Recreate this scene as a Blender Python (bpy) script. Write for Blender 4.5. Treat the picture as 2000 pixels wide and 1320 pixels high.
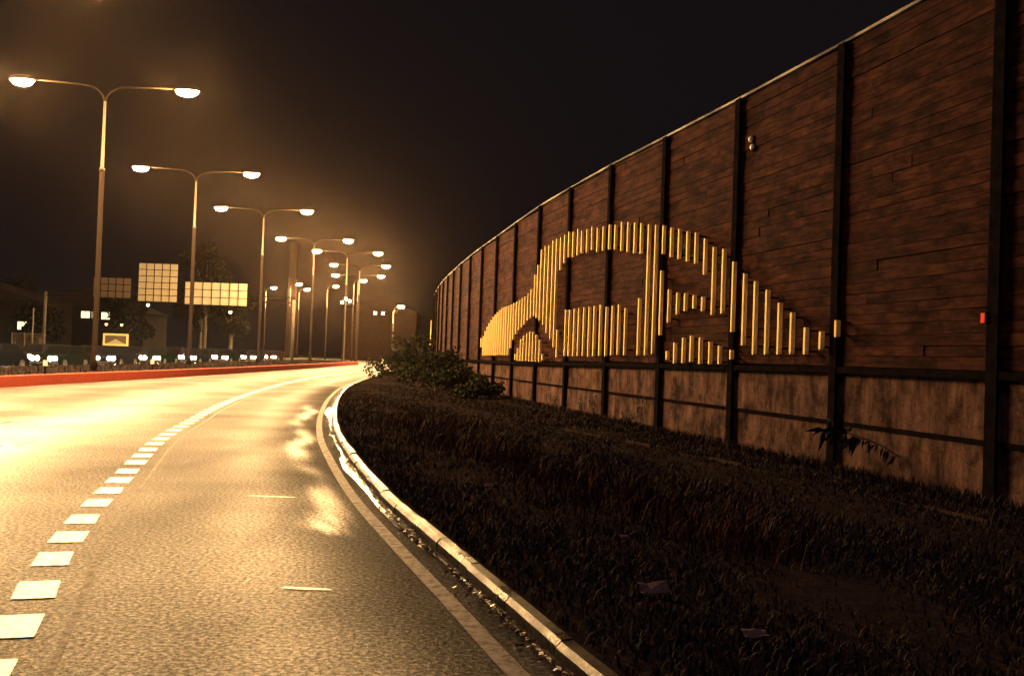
import bpy, math, random
import numpy as np
from mathutils import Vector, Matrix
random.seed(7); rng = np.random.default_rng(7)
sc = bpy.context.scene
for o in list(bpy.data.objects): bpy.data.objects.remove(o)

# ------------------------------------------------------------------ camera
CAM_H = 1.65; FPX = 1944.0; ROLL = math.radians(2.0); PITCH = math.atan((696.0-660.0)/FPX)
cd = bpy.data.cameras.new('camera'); cam = bpy.data.objects.new('camera', cd); sc.collection.objects.link(cam)
F = Vector((0, math.cos(PITCH), math.sin(PITCH))); R0 = Vector((1, 0, 0)); U0 = R0.cross(F)
Rv = R0*math.cos(ROLL)+U0*math.sin(ROLL); Uv = -R0*math.sin(ROLL)+U0*math.cos(ROLL)
m = Matrix(((Rv.x, Uv.x, -F.x), (Rv.y, Uv.y, -F.y), (Rv.z, Uv.z, -F.z))).to_4x4()
m.translation = Vector((0, 0, CAM_H)); cam.matrix_world = m
cd.sensor_fit = 'HORIZONTAL'; cd.sensor_width = 36.0; cd.lens = FPX/2000*36.0; cd.clip_start = .05; cd.clip_end = 3000
sc.camera = cam
# ------------------------------------------------------------------ sky, fill light, exposure
w = bpy.data.worlds.new('World'); sc.world = w; w.use_nodes = True
nt = w.node_tree; nt.nodes.clear()
out = nt.nodes.new('ShaderNodeOutputWorld'); add = nt.nodes.new('ShaderNodeAddShader')
sky = nt.nodes.new('ShaderNodeTexSky'); sky.sky_type = 'NISHITA'; sky.sun_disc = False
sky.sun_elevation = math.radians(-4); sky.sun_rotation = math.radians(120)
b1 = nt.nodes.new('ShaderNodeBackground'); b1.inputs['Strength'].default_value = 0.02
b2 = nt.nodes.new('ShaderNodeBackground'); b2.inputs['Color'].default_value = (.0062, .0045, .005, 1); b2.inputs['Strength'].default_value = 1.0
nt.links.new(sky.outputs[0], b1.inputs['Color']); nt.links.new(b1.outputs[0], add.inputs[0]); nt.links.new(b2.outputs[0], add.inputs[1])
nt.links.new(add.outputs[0], out.inputs['Surface'])
sd = bpy.data.lights.new('purple_fill', 'SUN'); sd.energy = 0.4; sd.angle = math.radians(15); sd.color = (1.0, .66, .84)  # added purple fill lifting the dark tones, not a seen moon
purple_fill = bpy.data.objects.new('purple_fill', sd); sc.collection.objects.link(purple_fill)
purple_fill.rotation_euler = (math.radians(32), math.radians(-22), 0)
sc.view_settings.view_transform = 'Standard'; sc.view_settings.look = 'None'
sc.cycles.max_bounces = 4; sc.cycles.diffuse_bounces = 2; sc.cycles.glossy_bounces = 2; sc.cycles.volume_bounces = 0
sc.view_settings.exposure = 0; sc.view_settings.gamma = 1

LAMP_L = 6800.0      # radiance of a street-lamp bowl
HEAD_L = 1100.0       # radiance of a headlamp
HAZE_D = 0.00004

# ------------------------------------------------------------------ helpers
def link(o): sc.collection.objects.link(o); return o
class MB:
    """collects simple solids; build() links them as one mesh object"""
    def __init__(s): s.v = []; s.f = []
    def add(s, vs, fs):
        n = len(s.v); s.v += [tuple(v) for v in vs]; s.f += [tuple(i+n for i in f) for f in fs]; return s
    def hexa(s, p):   # 8 points: bottom ring 0-3, top ring 4-7
        return s.add(p, [(3, 2, 1, 0), (4, 5, 6, 7), (0, 1, 5, 4), (1, 2, 6, 5), (2, 3, 7, 6), (3, 0, 4, 7)])
    def box(s, x0, x1, y0, y1, z0, z1):
        return s.hexa([(x0, y0, z0), (x1, y0, z0), (x1, y1, z0), (x0, y1, z0), (x0, y0, z1), (x1, y0, z1), (x1, y1, z1), (x0, y1, z1)])
    def obox(s, c, ax, ay, az):   # centre and three half-axis vectors
        c, ax, ay, az = map(Vector, (c, ax, ay, az))
        return s.hexa([c-ax-ay-az, c+ax-ay-az, c+ax+ay-az, c-ax+ay-az, c-ax-ay+az, c+ax-ay+az, c+ax+ay+az, c-ax+ay+az])
    def tube(s, pts, rad, n=8, cap=True):
        pts = [Vector(p) for p in pts]; base = len(s.v); prev = None
        for i, p in enumerate(pts):
            t = (pts[min(i+1, len(pts)-1)]-pts[max(i-1, 0)]).normalized()
            a = Vector((0, 0, 1)).cross(t) if prev is None else prev - t*prev.dot(t)
            if a.length < 1e-4: a = Vector((1, 0, 0))
            a.normalize(); prev = a; b = t.cross(a); r = rad[i] if isinstance(rad, (list, tuple)) else rad
            for k in range(n):
                q = 2*math.pi*k/n; s.v.append(tuple(p+a*math.cos(q)*r+b*math.sin(q)*r))
        for i in range(len(pts)-1):
            for k in range(n):
                a0 = base+i*n+k; a1 = base+i*n+(k+1) % n; s.f.append((a0, a1, a1+n, a0+n))
        if cap:
            s.f.append(tuple(base+k for k in range(n))[::-1]); s.f.append(tuple(base+(len(pts)-1)*n+k for k in range(n)))
        return s
    def bowl(s, c, rx, ry, rz, up=False, nu=8, nv=3):   # lower (or upper) half ellipsoid, closed on its flat side
        base = len(s.v); sg = 1 if up else -1
        for j in range(nv):
            a = .5*math.pi*j/nv
            for k in range(nu):
                q = 2*math.pi*k/nu; s.v.append((c[0]+rx*math.cos(a)*math.cos(q), c[1]+ry*math.cos(a)*math.sin(q), c[2]+sg*rz*math.sin(a)))
        s.v.append((c[0], c[1], c[2]+sg*rz)); top = len(s.v)-1
        for j in range(nv-1):
            for k in range(nu):
                a0 = base+j*nu+k; a1 = base+j*nu+(k+1) % nu
                s.f.append((a0, a1, a1+nu, a0+nu) if up else (a1, a0, a0+nu, a1+nu))
        for k in range(nu):
            a0 = base+(nv-1)*nu+k; a1 = base+(nv-1)*nu+(k+1) % nu; s.f.append((a0, a1, top) if up else (a1, a0, top))
        s.f.append(tuple(base+k for k in range(nu))[::-1] if up else tuple(base+k for k in range(nu)))
        return s
    def mesh(s, name, mat, smooth=False):
        me = bpy.data.meshes.new(name); me.from_pydata(s.v, [], s.f); me.materials.append(mat)
        if smooth: me.polygons.foreach_set('use_smooth', [True]*len(me.polygons))
        me.update(); return me
    def build(s, name, mat, parent=None, smooth=False):
        o = link(bpy.data.objects.new(name, s.mesh(name, mat, smooth)))
        if parent: o.parent = parent
        return o
def np_mesh(name, verts, faces, mat):     # verts (n,3), faces (m,k) arrays
    me = bpy.data.meshes.new(name); k = faces.shape[1]
    me.vertices.add(len(verts)); me.vertices.foreach_set('co', np.asarray(verts, dtype=np.float32).ravel())
    me.loops.add(faces.size); me.loops.foreach_set('vertex_index', faces.ravel().astype(np.int32))
    me.polygons.add(len(faces)); me.polygons.foreach_set('loop_start', np.arange(0, faces.size, k, dtype=np.int32))
    me.update(calc_edges=True); me.materials.append(mat); return me
def empty(name, loc=(0, 0, 0), rz=0):
    o = link(bpy.data.objects.new(name, None)); o.location = loc; o.rotation_euler = (0, 0, rz); o.empty_display_size = .2; return o
def tag(o, label=None, cat=None, group=None, kind=None):
    if label: o['label'] = label
    if cat: o['category'] = cat
    if group: o['group'] = group
    if kind: o['kind'] = kind
    return o
def copy_tree(o, parent=None):
    c = o.copy(); link(c); c.parent = parent
    for ch in o.children: copy_tree(ch, c)
    return c
def curve(pts, step=1.0):      # Catmull-Rom through the points, resampled evenly
    P = np.array(pts, float); P = np.vstack([2*P[0]-P[1], P, 2*P[-1]-P[-2]]); o = []
    for i in range(1, len(P)-2):
        for t in np.linspace(0, 1, 40, endpoint=False):
            a, b, c, d = P[i-1], P[i], P[i+1], P[i+2]
            o.append(.5*((2*b)+(c-a)*t+(2*a-5*b+4*c-d)*t*t+(3*b-a-3*c+d)*t**3))
    o.append(P[-2]); o = np.array(o); L = np.concatenate([[0], np.cumsum(np.linalg.norm(np.diff(o, axis=0), axis=1))])
    n = int(L[-1]/step); S = np.arange(n+1)*step
    return np.stack([np.interp(S, L, o[:, 0]), np.interp(S, L, o[:, 1])], 1)
def normals(c):     # unit left normals of a 2-D curve
    t = np.gradient(c, axis=0); t /= np.linalg.norm(t, axis=1)[:, None]; return np.stack([-t[:, 1], t[:, 0]], 1)
def offset(c, d): return c+normals(c)*d
def strip(name, a, b, za, zb, mat, parent=None):   # sheet between two curves with the same number of points (a right, b left)
    n = len(a); v = [(p[0], p[1], za) for p in a]+[(p[0], p[1], zb) for p in b]
    return MB().add(v, [(i, i+1, n+i+1, n+i) for i in range(n-1)]).build(name, mat, parent)

# ------------------------------------------------------------------ materials
def mat(name, col=(.5, .5, .5), rough=.6, metal=0.0, spec=.5, emit=None, es=0.0):
    M = bpy.data.materials.new(name); M.use_nodes = True; p = M.node_tree.nodes['Principled BSDF']
    p.inputs['Base Color'].default_value = (*col, 1); p.inputs['Roughness'].default_value = rough; p.inputs['Metallic'].default_value = metal
    p.inputs['Specular IOR Level'].default_value = spec
    if emit: p.inputs['Emission Color'].default_value = (*emit, 1); p.inputs['Emission Strength'].default_value = es
    return M
def N(M, t, **kw):
    n = M.node_tree.nodes.new(t)
    for k, v in kw.items(): setattr(n, k, v)
    return n
def noise(M, scale, detail=4, vec=None, rough=.55):
    n = N(M, 'ShaderNodeTexNoise'); n.inputs['Scale'].default_value = scale; n.inputs['Detail'].default_value = detail; n.inputs['Roughness'].default_value = rough
    if vec is not None: M.node_tree.links.new(vec, n.inputs['Vector'])
    return n
def coords(M, sc3=(1, 1, 1), rnd=False):
    tc = N(M, 'ShaderNodeTexCoord'); mp = N(M, 'ShaderNodeMapping'); mp.inputs['Scale'].default_value = sc3
    M.node_tree.links.new(tc.outputs['Object'], mp.inputs['Vector'])
    if rnd:
        oi = N(M, 'ShaderNodeObjectInfo'); mu = N(M, 'ShaderNodeMath', operation='MULTIPLY'); mu.inputs[1].default_value = 40
        cx = N(M, 'ShaderNodeCombineXYZ'); L = M.node_tree.links
        L.new(oi.outputs['Random'], mu.inputs[0])
        for i in range(3): L.new(mu.outputs[0], cx.inputs[i])
        L.new(cx.outputs[0], mp.inputs['Location'])
    return mp.outputs['Vector']
def ramp(M, fac, stops):
    r = N(M, 'ShaderNodeValToRGB'); e = r.color_ramp.elements
    while len(e) < len(stops): e.new(.5)
    for el, (p, c) in zip(e, stops): el.position = p; el.color = (*c, 1) if len(c) == 3 else c
    M.node_tree.links.new(fac, r.inputs['Fac']); return r.outputs['Color']
def setin(M, name, sock): M.node_tree.links.new(sock, M.node_tree.nodes['Principled BSDF'].inputs[name])
def bump(M, h, strength, dist, prev=None):
    b = N(M, 'ShaderNodeBump'); b.inputs['Strength'].default_value = strength; b.inputs['Distance'].default_value = dist
    M.node_tree.links.new(h, b.inputs['Height'])
    if prev is not None: M.node_tree.links.new(prev, b.inputs['Normal'])
    setin(M, 'Normal', b.outputs['Normal']); return b.outputs['Normal']
def grey(a): return (a, a, a)
def mixc(M, fac, a, b, mode='MIX'):
    x = N(M, 'ShaderNodeMix', data_type='RGBA', blend_type=mode); L = M.node_tree.links
    if isinstance(fac, float): x.inputs[0].default_value = fac
    else: L.new(fac, x.inputs[0])
    L.new(a, x.inputs[6]); L.new(b, x.inputs[7]); return x.outputs[2]

# wet asphalt: stony grain, worn wheel paths, damp patches
ASPHALT = mat('wet_asphalt', rough=.8, spec=0.0)
v = coords(ASPHALT); g1 = noise(ASPHALT, 30, 4, v, .75); g2 = noise(ASPHALT, .35, 5, v); g3 = noise(ASPHALT, 9, 4, v)
vs = coords(ASPHALT, (.9, .12, 1)); g4 = noise(ASPHALT, 1.1, 4, vs)
cA = ramp(ASPHALT, g1.outputs[0], [(.3, (.016, .014, .013)), (.5, (.036, .033, .03)), (.7, (.1, .09, .08))])
cB = ramp(ASPHALT, g2.outputs[0], [(.3, grey(.7)), (.7, grey(1.2))])
setin(ASPHALT, 'Base Color', mixc(ASPHALT, 1.0, cA, cB, 'MULTIPLY'))
rgh = ramp(ASPHALT, g4.outputs[0], [(.3, grey(.30)), (.52, grey(.40)), (.7, grey(.5))])
n1 = bump(ASPHALT, g1.outputs[0], .8, .02); n2 = bump(ASPHALT, g3.outputs[0], .3, .02, n1)
gl = N(ASPHALT, 'ShaderNodeBsdfGlossy'); ad = N(ASPHALT, 'ShaderNodeAddShader'); LK = ASPHALT.node_tree.links     # water film on the stones
wt = N(ASPHALT, 'ShaderNodeAttribute', attribute_name='wet')
m1 = N(ASPHALT, 'ShaderNodeMath', operation='MULTIPLY_ADD'); m1.inputs[1].default_value = .25; m1.inputs[2].default_value = .076; LK.new(wt.outputs['Fac'], m1.inputs[0])
m2 = N(ASPHALT, 'ShaderNodeMath', operation='MULTIPLY'); LK.new(m1.outputs[0], m2.inputs[0]); LK.new(ramp(ASPHALT, g2.outputs[0], [(.3, grey(.75)), (.72, grey(1.35))]), m2.inputs[1])
m3 = N(ASPHALT, 'ShaderNodeMath', operation='MULTIPLY_ADD'); m3.inputs[1].default_value = -.1; LK.new(wt.outputs['Fac'], m3.inputs[0]); LK.new(rgh, m3.inputs[2])
m4 = N(ASPHALT, 'ShaderNodeMath', operation='MULTIPLY'); LK.new(m2.outputs[0], m4.inputs[0]); LK.new(ramp(ASPHALT, g1.outputs[0], [(.36, grey(.25)), (.5, grey(.75)), (.64, grey(1.5))]), m4.inputs[1]); LK.new(m4.outputs[0], gl.inputs['Color']); LK.new(m3.outputs[0], gl.inputs['Roughness']); LK.new(n2, gl.inputs['Normal'])
LK.new(ASPHALT.node_tree.nodes['Principled BSDF'].outputs[0], ad.inputs[0]); LK.new(gl.outputs[0], ad.inputs[1]); LK.new(ad.outputs[0], ASPHALT.node_tree.nodes['Material Output'].inputs['Surface'])
PUDDLE = mat('gutter_water', (.02, .018, .016), .12)
v = coords(PUDDLE); bump(PUDDLE, noise(PUDDLE, 6, 3, v).outputs[0], .25, .02)
PAINT = mat('road_paint', rough=.45)
v = coords(PAINT); p1 = noise(PAINT, 14, 6, v, .7)
setin(PAINT, 'Base Color', ramp(PAINT, p1.outputs[0], [(.42, (.05, .043, .038)), (.51, (.3, .27, .23)), (.68, (.5, .46, .4))])); bump(PAINT, p1.outputs[0], .3, .006)
OLDPAINT = mat('worn_edge_paint', rough=.7, spec=.1)
v = coords(OLDPAINT); p1 = noise(OLDPAINT, 10, 6, v, .7)
setin(OLDPAINT, 'Base Color', ramp(OLDPAINT, p1.outputs[0], [(.38, (.035, .03, .027)), (.5, (.12, .1, .09)), (.7, (.21, .175, .16))])); bump(OLDPAINT, p1.outputs[0], .4, .006)
KERB = mat('kerb_concrete', rough=.4, spec=.08)
v = coords(KERB); p1 = noise(KERB, 22, 5, v, .7); p2 = noise(KERB, 2.2, 4, v)
setin(KERB, 'Base Color', mixc(KERB, 1.0, ramp(KERB, p1.outputs[0], [(.36, (.009, .007, .006)), (.5, (.028, .02, .016)), (.68, (.075, .054, .042))]), ramp(KERB, p2.outputs[0], [(.35, grey(.45)), (.6, grey(1))]), 'MULTIPLY'))
setin(KERB, 'Roughness', ramp(KERB, p2.outputs[0], [(.35, grey(.22)), (.65, grey(.5))])); bump(KERB, p1.outputs[0], .5, .01)
EDGE = mat('old_edging', (.045, .03, .027), .95, spec=0.0)
SOIL = mat('verge_soil', rough=.95, spec=0.0)
v = coords(SOIL); p1 = noise(SOIL, 5, 6, v, .7)
setin(SOIL, 'Base Color', ramp(SOIL, p1.outputs[0], [(.3, (.01, .008, .008)), (.6, (.019, .014, .0135)), (.8, (.032, .023, .021))])); bump(SOIL, p1.outputs[0], .8, .05)
FIELD = mat('dark_ground', rough=.95, spec=.05)
v = coords(FIELD); p1 = noise(FIELD, .6, 6, v, .7); setin(FIELD, 'Base Color', ramp(FIELD, p1.outputs[0], [(.3, (.025, .025, .015)), (.7, (.06, .055, .035))]))
def leafmat(name, a, b, rough=.55):
    M = mat(name, rough=rough, spec=.03); g = N(M, 'ShaderNodeNewGeometry')
    c = ramp(M, g.outputs['Random Per Island'], [(.1, a), (.9, b)]); setin(M, 'Base Color', c); return M
GRASS = leafmat('verge_grass', (.014, .011, .011), (.034, .024, .02), .9)
DRYWEED = leafmat('dry_weed', (.02, .009, .006), (.045, .018, .011), .9)
LEAF = leafmat('shrub_leaf', (.008, .011, .006), (.022, .023, .012), .7)
TREELEAF = leafmat('tree_leaf', (.004, .005, .003), (.011, .01, .006), .8)
DEADLEAF = leafmat('gutter_leaf', (.03, .018, .01), (.11, .07, .035), .35)
BARK = mat('bark', rough=.9); v = coords(BARK, (1, 1, .2)); p1 = noise(BARK, 12, 5, v); setin(BARK, 'Base Color', ramp(BARK, p1.outputs[0], [(.3, (.03, .024, .018)), (.7, (.09, .07, .05))])); bump(BARK, p1.outputs[0], .8, .03)
# timber boards: red-brown stain, long grain, each board a little different
WOOD = mat('stained_timber', rough=.9, spec=.02)
v = coords(WOOD, (1, .12, 1), True); w1 = noise(WOOD, 16, 6, v, .65); v2 = coords(WOOD, (1, .5, 1), True); w2 = noise(WOOD, 3.2, 5, v2, .7)
oi = N(WOOD, 'ShaderNodeObjectInfo')
ci = ramp(WOOD, oi.outputs['Random'], [(0, (.68, .68, .68)), (.5, (.84, .82, .8)), (1, (1.02, .97, .93))])
cw = ramp(WOOD, w1.outputs[0], [(.25, (.013, .0058, .0055)), (.5, (.041, .0165, .0125)), (.75, (.082, .034, .022))])
cs = ramp(WOOD, w2.outputs[0], [(.34, (.25, .24, .26)), (.5, (.85, .83, .81)), (.66, (1.5, 1.38, 1.25))])
setin(WOOD, 'Base Color', mixc(WOOD, 1.0, mixc(WOOD, 1.0, cw, cs, 'MULTIPLY'), ci, 'MULTIPLY')); bump(WOOD, w1.outputs[0], .6, .012)
# same stain for the far boards, varied board by board
WOODFAR = mat('stained_timber_far', rough=.9, spec=.02)
v = coords(WOODFAR, (1, .15, 1)); w1 = noise(WOODFAR, 14, 6, v, .65); v2 = coords(WOODFAR, (1, .5, 1.6)); w2 = noise(WOODFAR, 2.4, 5, v2, .7); gi = N(WOODFAR, 'ShaderNodeNewGeometry')
ci = ramp(WOODFAR, gi.outputs['Random Per Island'], [(0, (.68, .68, .68)), (.5, (.84, .82, .8)), (1, (1.02, .97, .93))])
cw = ramp(WOODFAR, w1.outputs[0], [(.25, (.013, .0058, .0055)), (.5, (.041, .0165, .0125)), (.75, (.082, .034, .022))])
cs = ramp(WOODFAR, w2.outputs[0], [(.34, (.3, .29, .3)), (.5, (.88, .86, .84)), (.66, (1.45, 1.34, 1.2))])
setin(WOODFAR, 'Base Color', mixc(WOODFAR, 1.0, mixc(WOODFAR, 1.0, cw, cs, 'MULTIPLY'), ci, 'MULTIPLY')); bump(WOODFAR, w1.outputs[0], .5, .012)
# grimy concrete infill: vertical water stains
CONC = mat('stained_concrete', rough=.95, spec=.02)
v = coords(CONC, (1, 1, .25)); c1 = noise(CONC, 4.5, 6, v, .75); v2 = coords(CONC); c2 = noise(CONC, 30, 4, v2, .7); c3 = noise(CONC, 2.0, 6, v2, .7)
ca = ramp(CONC, c1.outputs[0], [(.34, (.03, .016, .015)), (.5, (.085, .047, .036)), (.68, (.14, .08, .06))])
cb = ramp(CONC, c2.outputs[0], [(.35, grey(.72)), (.6, grey(1.1))]); cc = ramp(CONC, c3.outputs[0], [(.38, grey(.3)), (.5, grey(.85)), (.64, grey(1.25))])
setin(CONC, 'Base Color', mixc(CONC, 1.0, mixc(CONC, 1.0, ca, cb, 'MULTIPLY'), cc, 'MULTIPLY')); bump(CONC, c2.outputs[0], .5, .02)
STEEL = mat('dark_steel', (.018, .016, .018), .8, 0, 0.0)
v = coords(STEEL); p1 = noise(STEEL, 8, 4, v); setin(STEEL, 'Base Color', ramp(STEEL, p1.outputs[0], [(.35, (.004, .0035, .004)), (.7, (.011, .008, .008))]))
CAPM = mat('zinc_capping', (.1, .085, .07), .7, .1, .1)
v = coords(CAPM); p1 = noise(CAPM, .7, 4, v); setin(CAPM, 'Base Color', ramp(CAPM, p1.outputs[0], [(.42, (.03, .025, .022)), (.6, (.3, .26, .2))]))
YELLOW = mat('yellow_slat_paint', rough=.7, spec=.06)
v = coords(YELLOW, (1, 1, .25), True); p1 = noise(YELLOW, 9, 5, v, .65)
setin(YELLOW, 'Base Color', ramp(YELLOW, p1.outputs[0], [(.3, (.84, .6, .2)), (.5, (.94, .7, .25)), (.8, (.95, .73, .28))])); bump(YELLOW, p1.outputs[0], .15, .004)
TRAILRED = mat('tail_trail_red', rough=.7, spec=.05)  # tail-light trails put into the colour of the median wall face
v = coords(TRAILRED); p1 = noise(TRAILRED, 5, 6, v, .7); setin(TRAILRED, 'Base Color', ramp(TRAILRED, p1.outputs[0], [(.3, (.36, .06, .035)), (.6, (.46, .085, .05)), (.8, (.5, .13, .07))]))
POLE = mat('galvanised_pole', (.1, .09, .07), .6, 0, .08)
v = coords(POLE, (1, 1, .15)); p1 = noise(POLE, 6, 4, v); setin(POLE, 'Base Color', ramp(POLE, p1.outputs[0], [(.3, (.05, .042, .032)), (.7, (.1, .085, .065))]))
POLED = mat('pole_shade_tone', (.012, .008, .006), .8, 0, .02)  # darker pole copy: shade on lower poles and arms put into the colour
SODIUM = mat('sodium_bowl', (.8, .7, .5), .3, emit=(1.0, .57, .215), es=LAMP_L)
SODFAR = mat('sodium_bowl_far', (.8, .7, .5), .3, emit=(1.0, .57, .215), es=LAMP_L*1.1)
HEADL = mat('headlamp_glow', (.9, .9, .9), .2, emit=(1.0, .93, .72), es=HEAD_L)
TAILL = mat('amber_glow', (.9, .5, .1), .3, emit=(1.0, .5, .15), es=8)
WINL = mat('lit_window', (.8, .8, .6), .3, emit=(1.0, .88, .5), es=1.5)
WINL2 = mat('dim_window', (.5, .6, .5), .3, emit=(.5, .62, .42), es=.12)
SMALLL = mat('small_lamp_glow', (.9, .8, .6), .3, emit=(1.0, .85, .55), es=14)
SIGNB = mat('sign_back_sheet', rough=.45); v = coords(SIGNB); p1 = noise(SIGNB, 3, 4, v); setin(SIGNB, 'Base Color', ramp(SIGNB, p1.outputs[0], [(.3, (.3, .27, .19)), (.7, (.4, .36, .26))]))
SIGND = mat('dull_sign_sheet', (.08, .055, .035), .7)
SIGNF = mat('yellow_frame', (.7, .6, .26), .5)
GLASS = mat('car_glass', (.004, .004, .005), .1, 0, 0.0)
CHROME = mat('chrome', (.6, .58, .55), .2, 1.0)
RUBBER = mat('rubber', (.012, .012, .012), .8)
REFR = mat('red_reflector', (.8, .05, .02), .6, spec=.05)
REFW = mat('white_reflector', (.85, .78, .6), .35)
PAPER = mat('paper', (.12, .08, .07), .95, spec=0.0)
BRICK = mat('dark_brick', rough=.9, spec=.05); v = coords(BRICK); p1 = noise(BRICK, 2, 5, v); setin(BRICK, 'Base Color', ramp(BRICK, p1.outputs[0], [(.3, (.006, .0036, .003)), (.7, (.016, .0095, .007))]))
ROOF = mat('roof_tile', (.012, .008, .007), .9, spec=.05)

# ------------------------------------------------------------------ lines on the plan
KERB_L = curve([(10.5, -26), (6.2, -12), (3.6, -4), (2.15, 0.2), (.57, 5.0), (.06, 6.67), (-.63, 8.92), (-1.33, 11.31), (-2.21, 14.78), (-3.27, 19.4), (-4.51, 26.05), (-5.95, 35.27), (-7.34, 46.57), (-8.56, 62.34), (-9.9, 86), (-10.2, 110), (-9.2, 140), (-5, 172), (3, 200), (20, 238), (45, 270)], .5)
MED_F = curve([(-9, -26), (-12.2, -8), (-14.6, 10), (-16.5, 26), (-17.15, 33.5), (-17.15, 39.4), (-17.0, 47), (-17.0, 66.3), (-17.6, 95), (-18.6, 121)], .5)
n = len(KERB_L)
LEFT_L = curve([(-22, -26), (-27, 0), (-31, 24), (-33.5, 50), (-34.5, 80), (-35, 120), (-34, 150), (-30, 178), (-20, 214), (-4, 248), (22, 284)], 1.0)
LEFT_R = np.stack([np.interp(np.linspace(0, 1, n), np.linspace(0, 1, len(LEFT_L)), LEFT_L[:, i]) for i in (0, 1)], 1)

# ------------------------------------------------------------------ the setting
tag(MB().box(-380, 380, -90, 560, -.3, -.06).build('ground', FIELD), kind='structure')
DASH = [(3.2, -14), (.2, -5), (-1.35, 1), (-2.76, 5.63), (-3.69, 8.45), (-4.66, 12.02), (-5.99, 17.1), (-7.0, 22.08), (-7.95, 27.04), (-9.2, 35.14), (-10.6, 46.33), (-11.8, 62), (-12.6, 85), (-13, 115)]
_dx, _dy = zip(*DASH); _mb = offset(MED_F, 5.5); NC = 110
def wet_and_wash(x, y):      # wet film, run-off ribbon by kerb, headlight wash put in on fast and far lanes
    d = np.interp(y, _dy, _dx)-x; k = np.interp(y, KERB_L[:, 1], KERB_L[:, 0])-x
    wob = .35*math.sin(y*.31)+.2*math.sin(y*.83+1)
    fall = .2+1.5*math.exp(-max(0, y-9)/12); w_ = fall*(math.exp(-((d-2.5+wob*.5)/1.15)**2)+.7*math.exp(-((d-5.8+wob)/.9)**2))+.25*math.exp(-((d+1.6)/.5)**2)
    if 9 < y < 30: w_ += math.exp(-((k-.8-.12*math.sin(y*.9)-.06*math.sin(y*2.3))/.13)**2)*(.55+.3*math.sin(y*.8)+.15*math.sin(y*2.9))
    if y > 30: w_ -= .06*min(1, (y-30)/15)
    w_ -= .22*(1-min(1, max(0, (k-.6)/1.9)))*(y < 45)
    if y < 140 and x < np.interp(y, _mb[:, 1], _mb[:, 0]): w_ = 1.6
    return min(max(w_, -.24), 1.9)
tt = (np.arange(NC)/(NC-1))**1.35
RV = KERB_L[:, None, :]*(1-tt)[None, :, None]+LEFT_R[:, None, :]*tt[None, :, None]
rv = np.concatenate([RV.reshape(-1, 2), np.zeros((n*NC, 1))], 1); ii = (np.arange(n-1)[:, None]*NC+np.arange(NC-1)[None, :]).ravel()
me = np_mesh('road', rv, np.stack([ii, ii+NC, ii+NC+1, ii+1], 1), ASPHALT)
at_ = me.attributes.new('wet', 'FLOAT', 'POINT'); at_.data.foreach_set('value', np.array([wet_and_wash(a, b) for a, b, _ in rv], dtype=np.float32))  # film strength with the headlight wash included as extra gloss
tag(link(bpy.data.objects.new('road', me)), kind='structure')
# noise-barrier line (plan), s measured from the post near the right edge of the picture
WQ = (5.934282753898158, 12.05126020565188, .20670665253816653, -.0038275655859506736, .0067406518585793945, 11.712036472547453)
BAY = 3.6466
_ss = np.arange(-26, 130, .05); _hd = WQ[2]-WQ[3]*np.maximum(_ss, 0)-WQ[4]*np.maximum(0, _ss-WQ[5])
_X = np.cumsum(-np.sin(_hd)*.05); _Y = np.cumsum(np.cos(_hd)*.05); _i0 = int(round(26/.05)); _X += WQ[0]-_X[_i0]; _Y += WQ[1]-_Y[_i0]
def wall(s, o=0.0, z=0.0):     # point on the wall line, o metres in front of it (towards the road)
    h = np.interp(s, _ss, _hd); return Vector((np.interp(s, _ss, _X)-math.cos(h)*o, np.interp(s, _ss, _Y)-math.sin(h)*o, z))
def wdir(s): h = np.interp(s, _ss, _hd); return Vector((-math.sin(h), math.cos(h), 0)), Vector((-math.cos(h), -math.sin(h), 0))
def ztop(s): return float(np.interp(s, [-20, 0, 3.5, 14, 21.5, 28.5, 36, 43.5, 60, 130], [6.8, 6.8, 6.8, 6.84, 6.78, 6.57, 6.45, 6.32, 6.2, 6.2]))
def zmid(s): return float(np.interp(s, [-20, 3.5, 14, 25, 45, 130], [1.65, 1.64, 1.55, 1.43, 1.38, 1.38]))
# verge: uneven soil between kerb and wall and on behind the wall
S_ = np.linspace(-24, 118, 240); WL = np.array([tuple(wall(s))[:2] for s in S_])
kv = []; rows = 14; KV = KERB_L[(KERB_L[:, 1] > -24) & (KERB_L[:, 1] < 128)]
KI = np.stack([np.interp(np.linspace(0, 1, 240), np.linspace(0, 1, len(KV)), KV[:, i]) for i in (0, 1)], 1)
wy = np.interp(KI[:, 1], WL[:, 1], WL[:, 0])
verts = []
for i in range(240):
    x0, y0 = KI[i]; x1 = max(wy[i], x0+1.5)
    for j in range(rows):
        t = j/(rows-1); x = x0+.01+(x1-x0)*t*1.0
        verts.append((x, y0, .085+.05*math.sin(x*1.7+y0*.6)*t*(1-t)*4*.6+random.uniform(-.012, .02)*(0 < j < rows-1)))
    verts.append((x1+14, y0, .05))
rw = rows+1
MB().add(verts, [(i*rw+j, i*rw+j+1, (i+1)*rw+j+1, (i+1)*rw+j) for i in range(239) for j in range(rw-1)]).build('verge', SOIL)['kind'] = 'structure'
def verge_x(y): return float(np.interp(y, KV[:, 1], KV[:, 0])), float(np.interp(y, WL[:, 1], WL[:, 0]))

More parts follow.
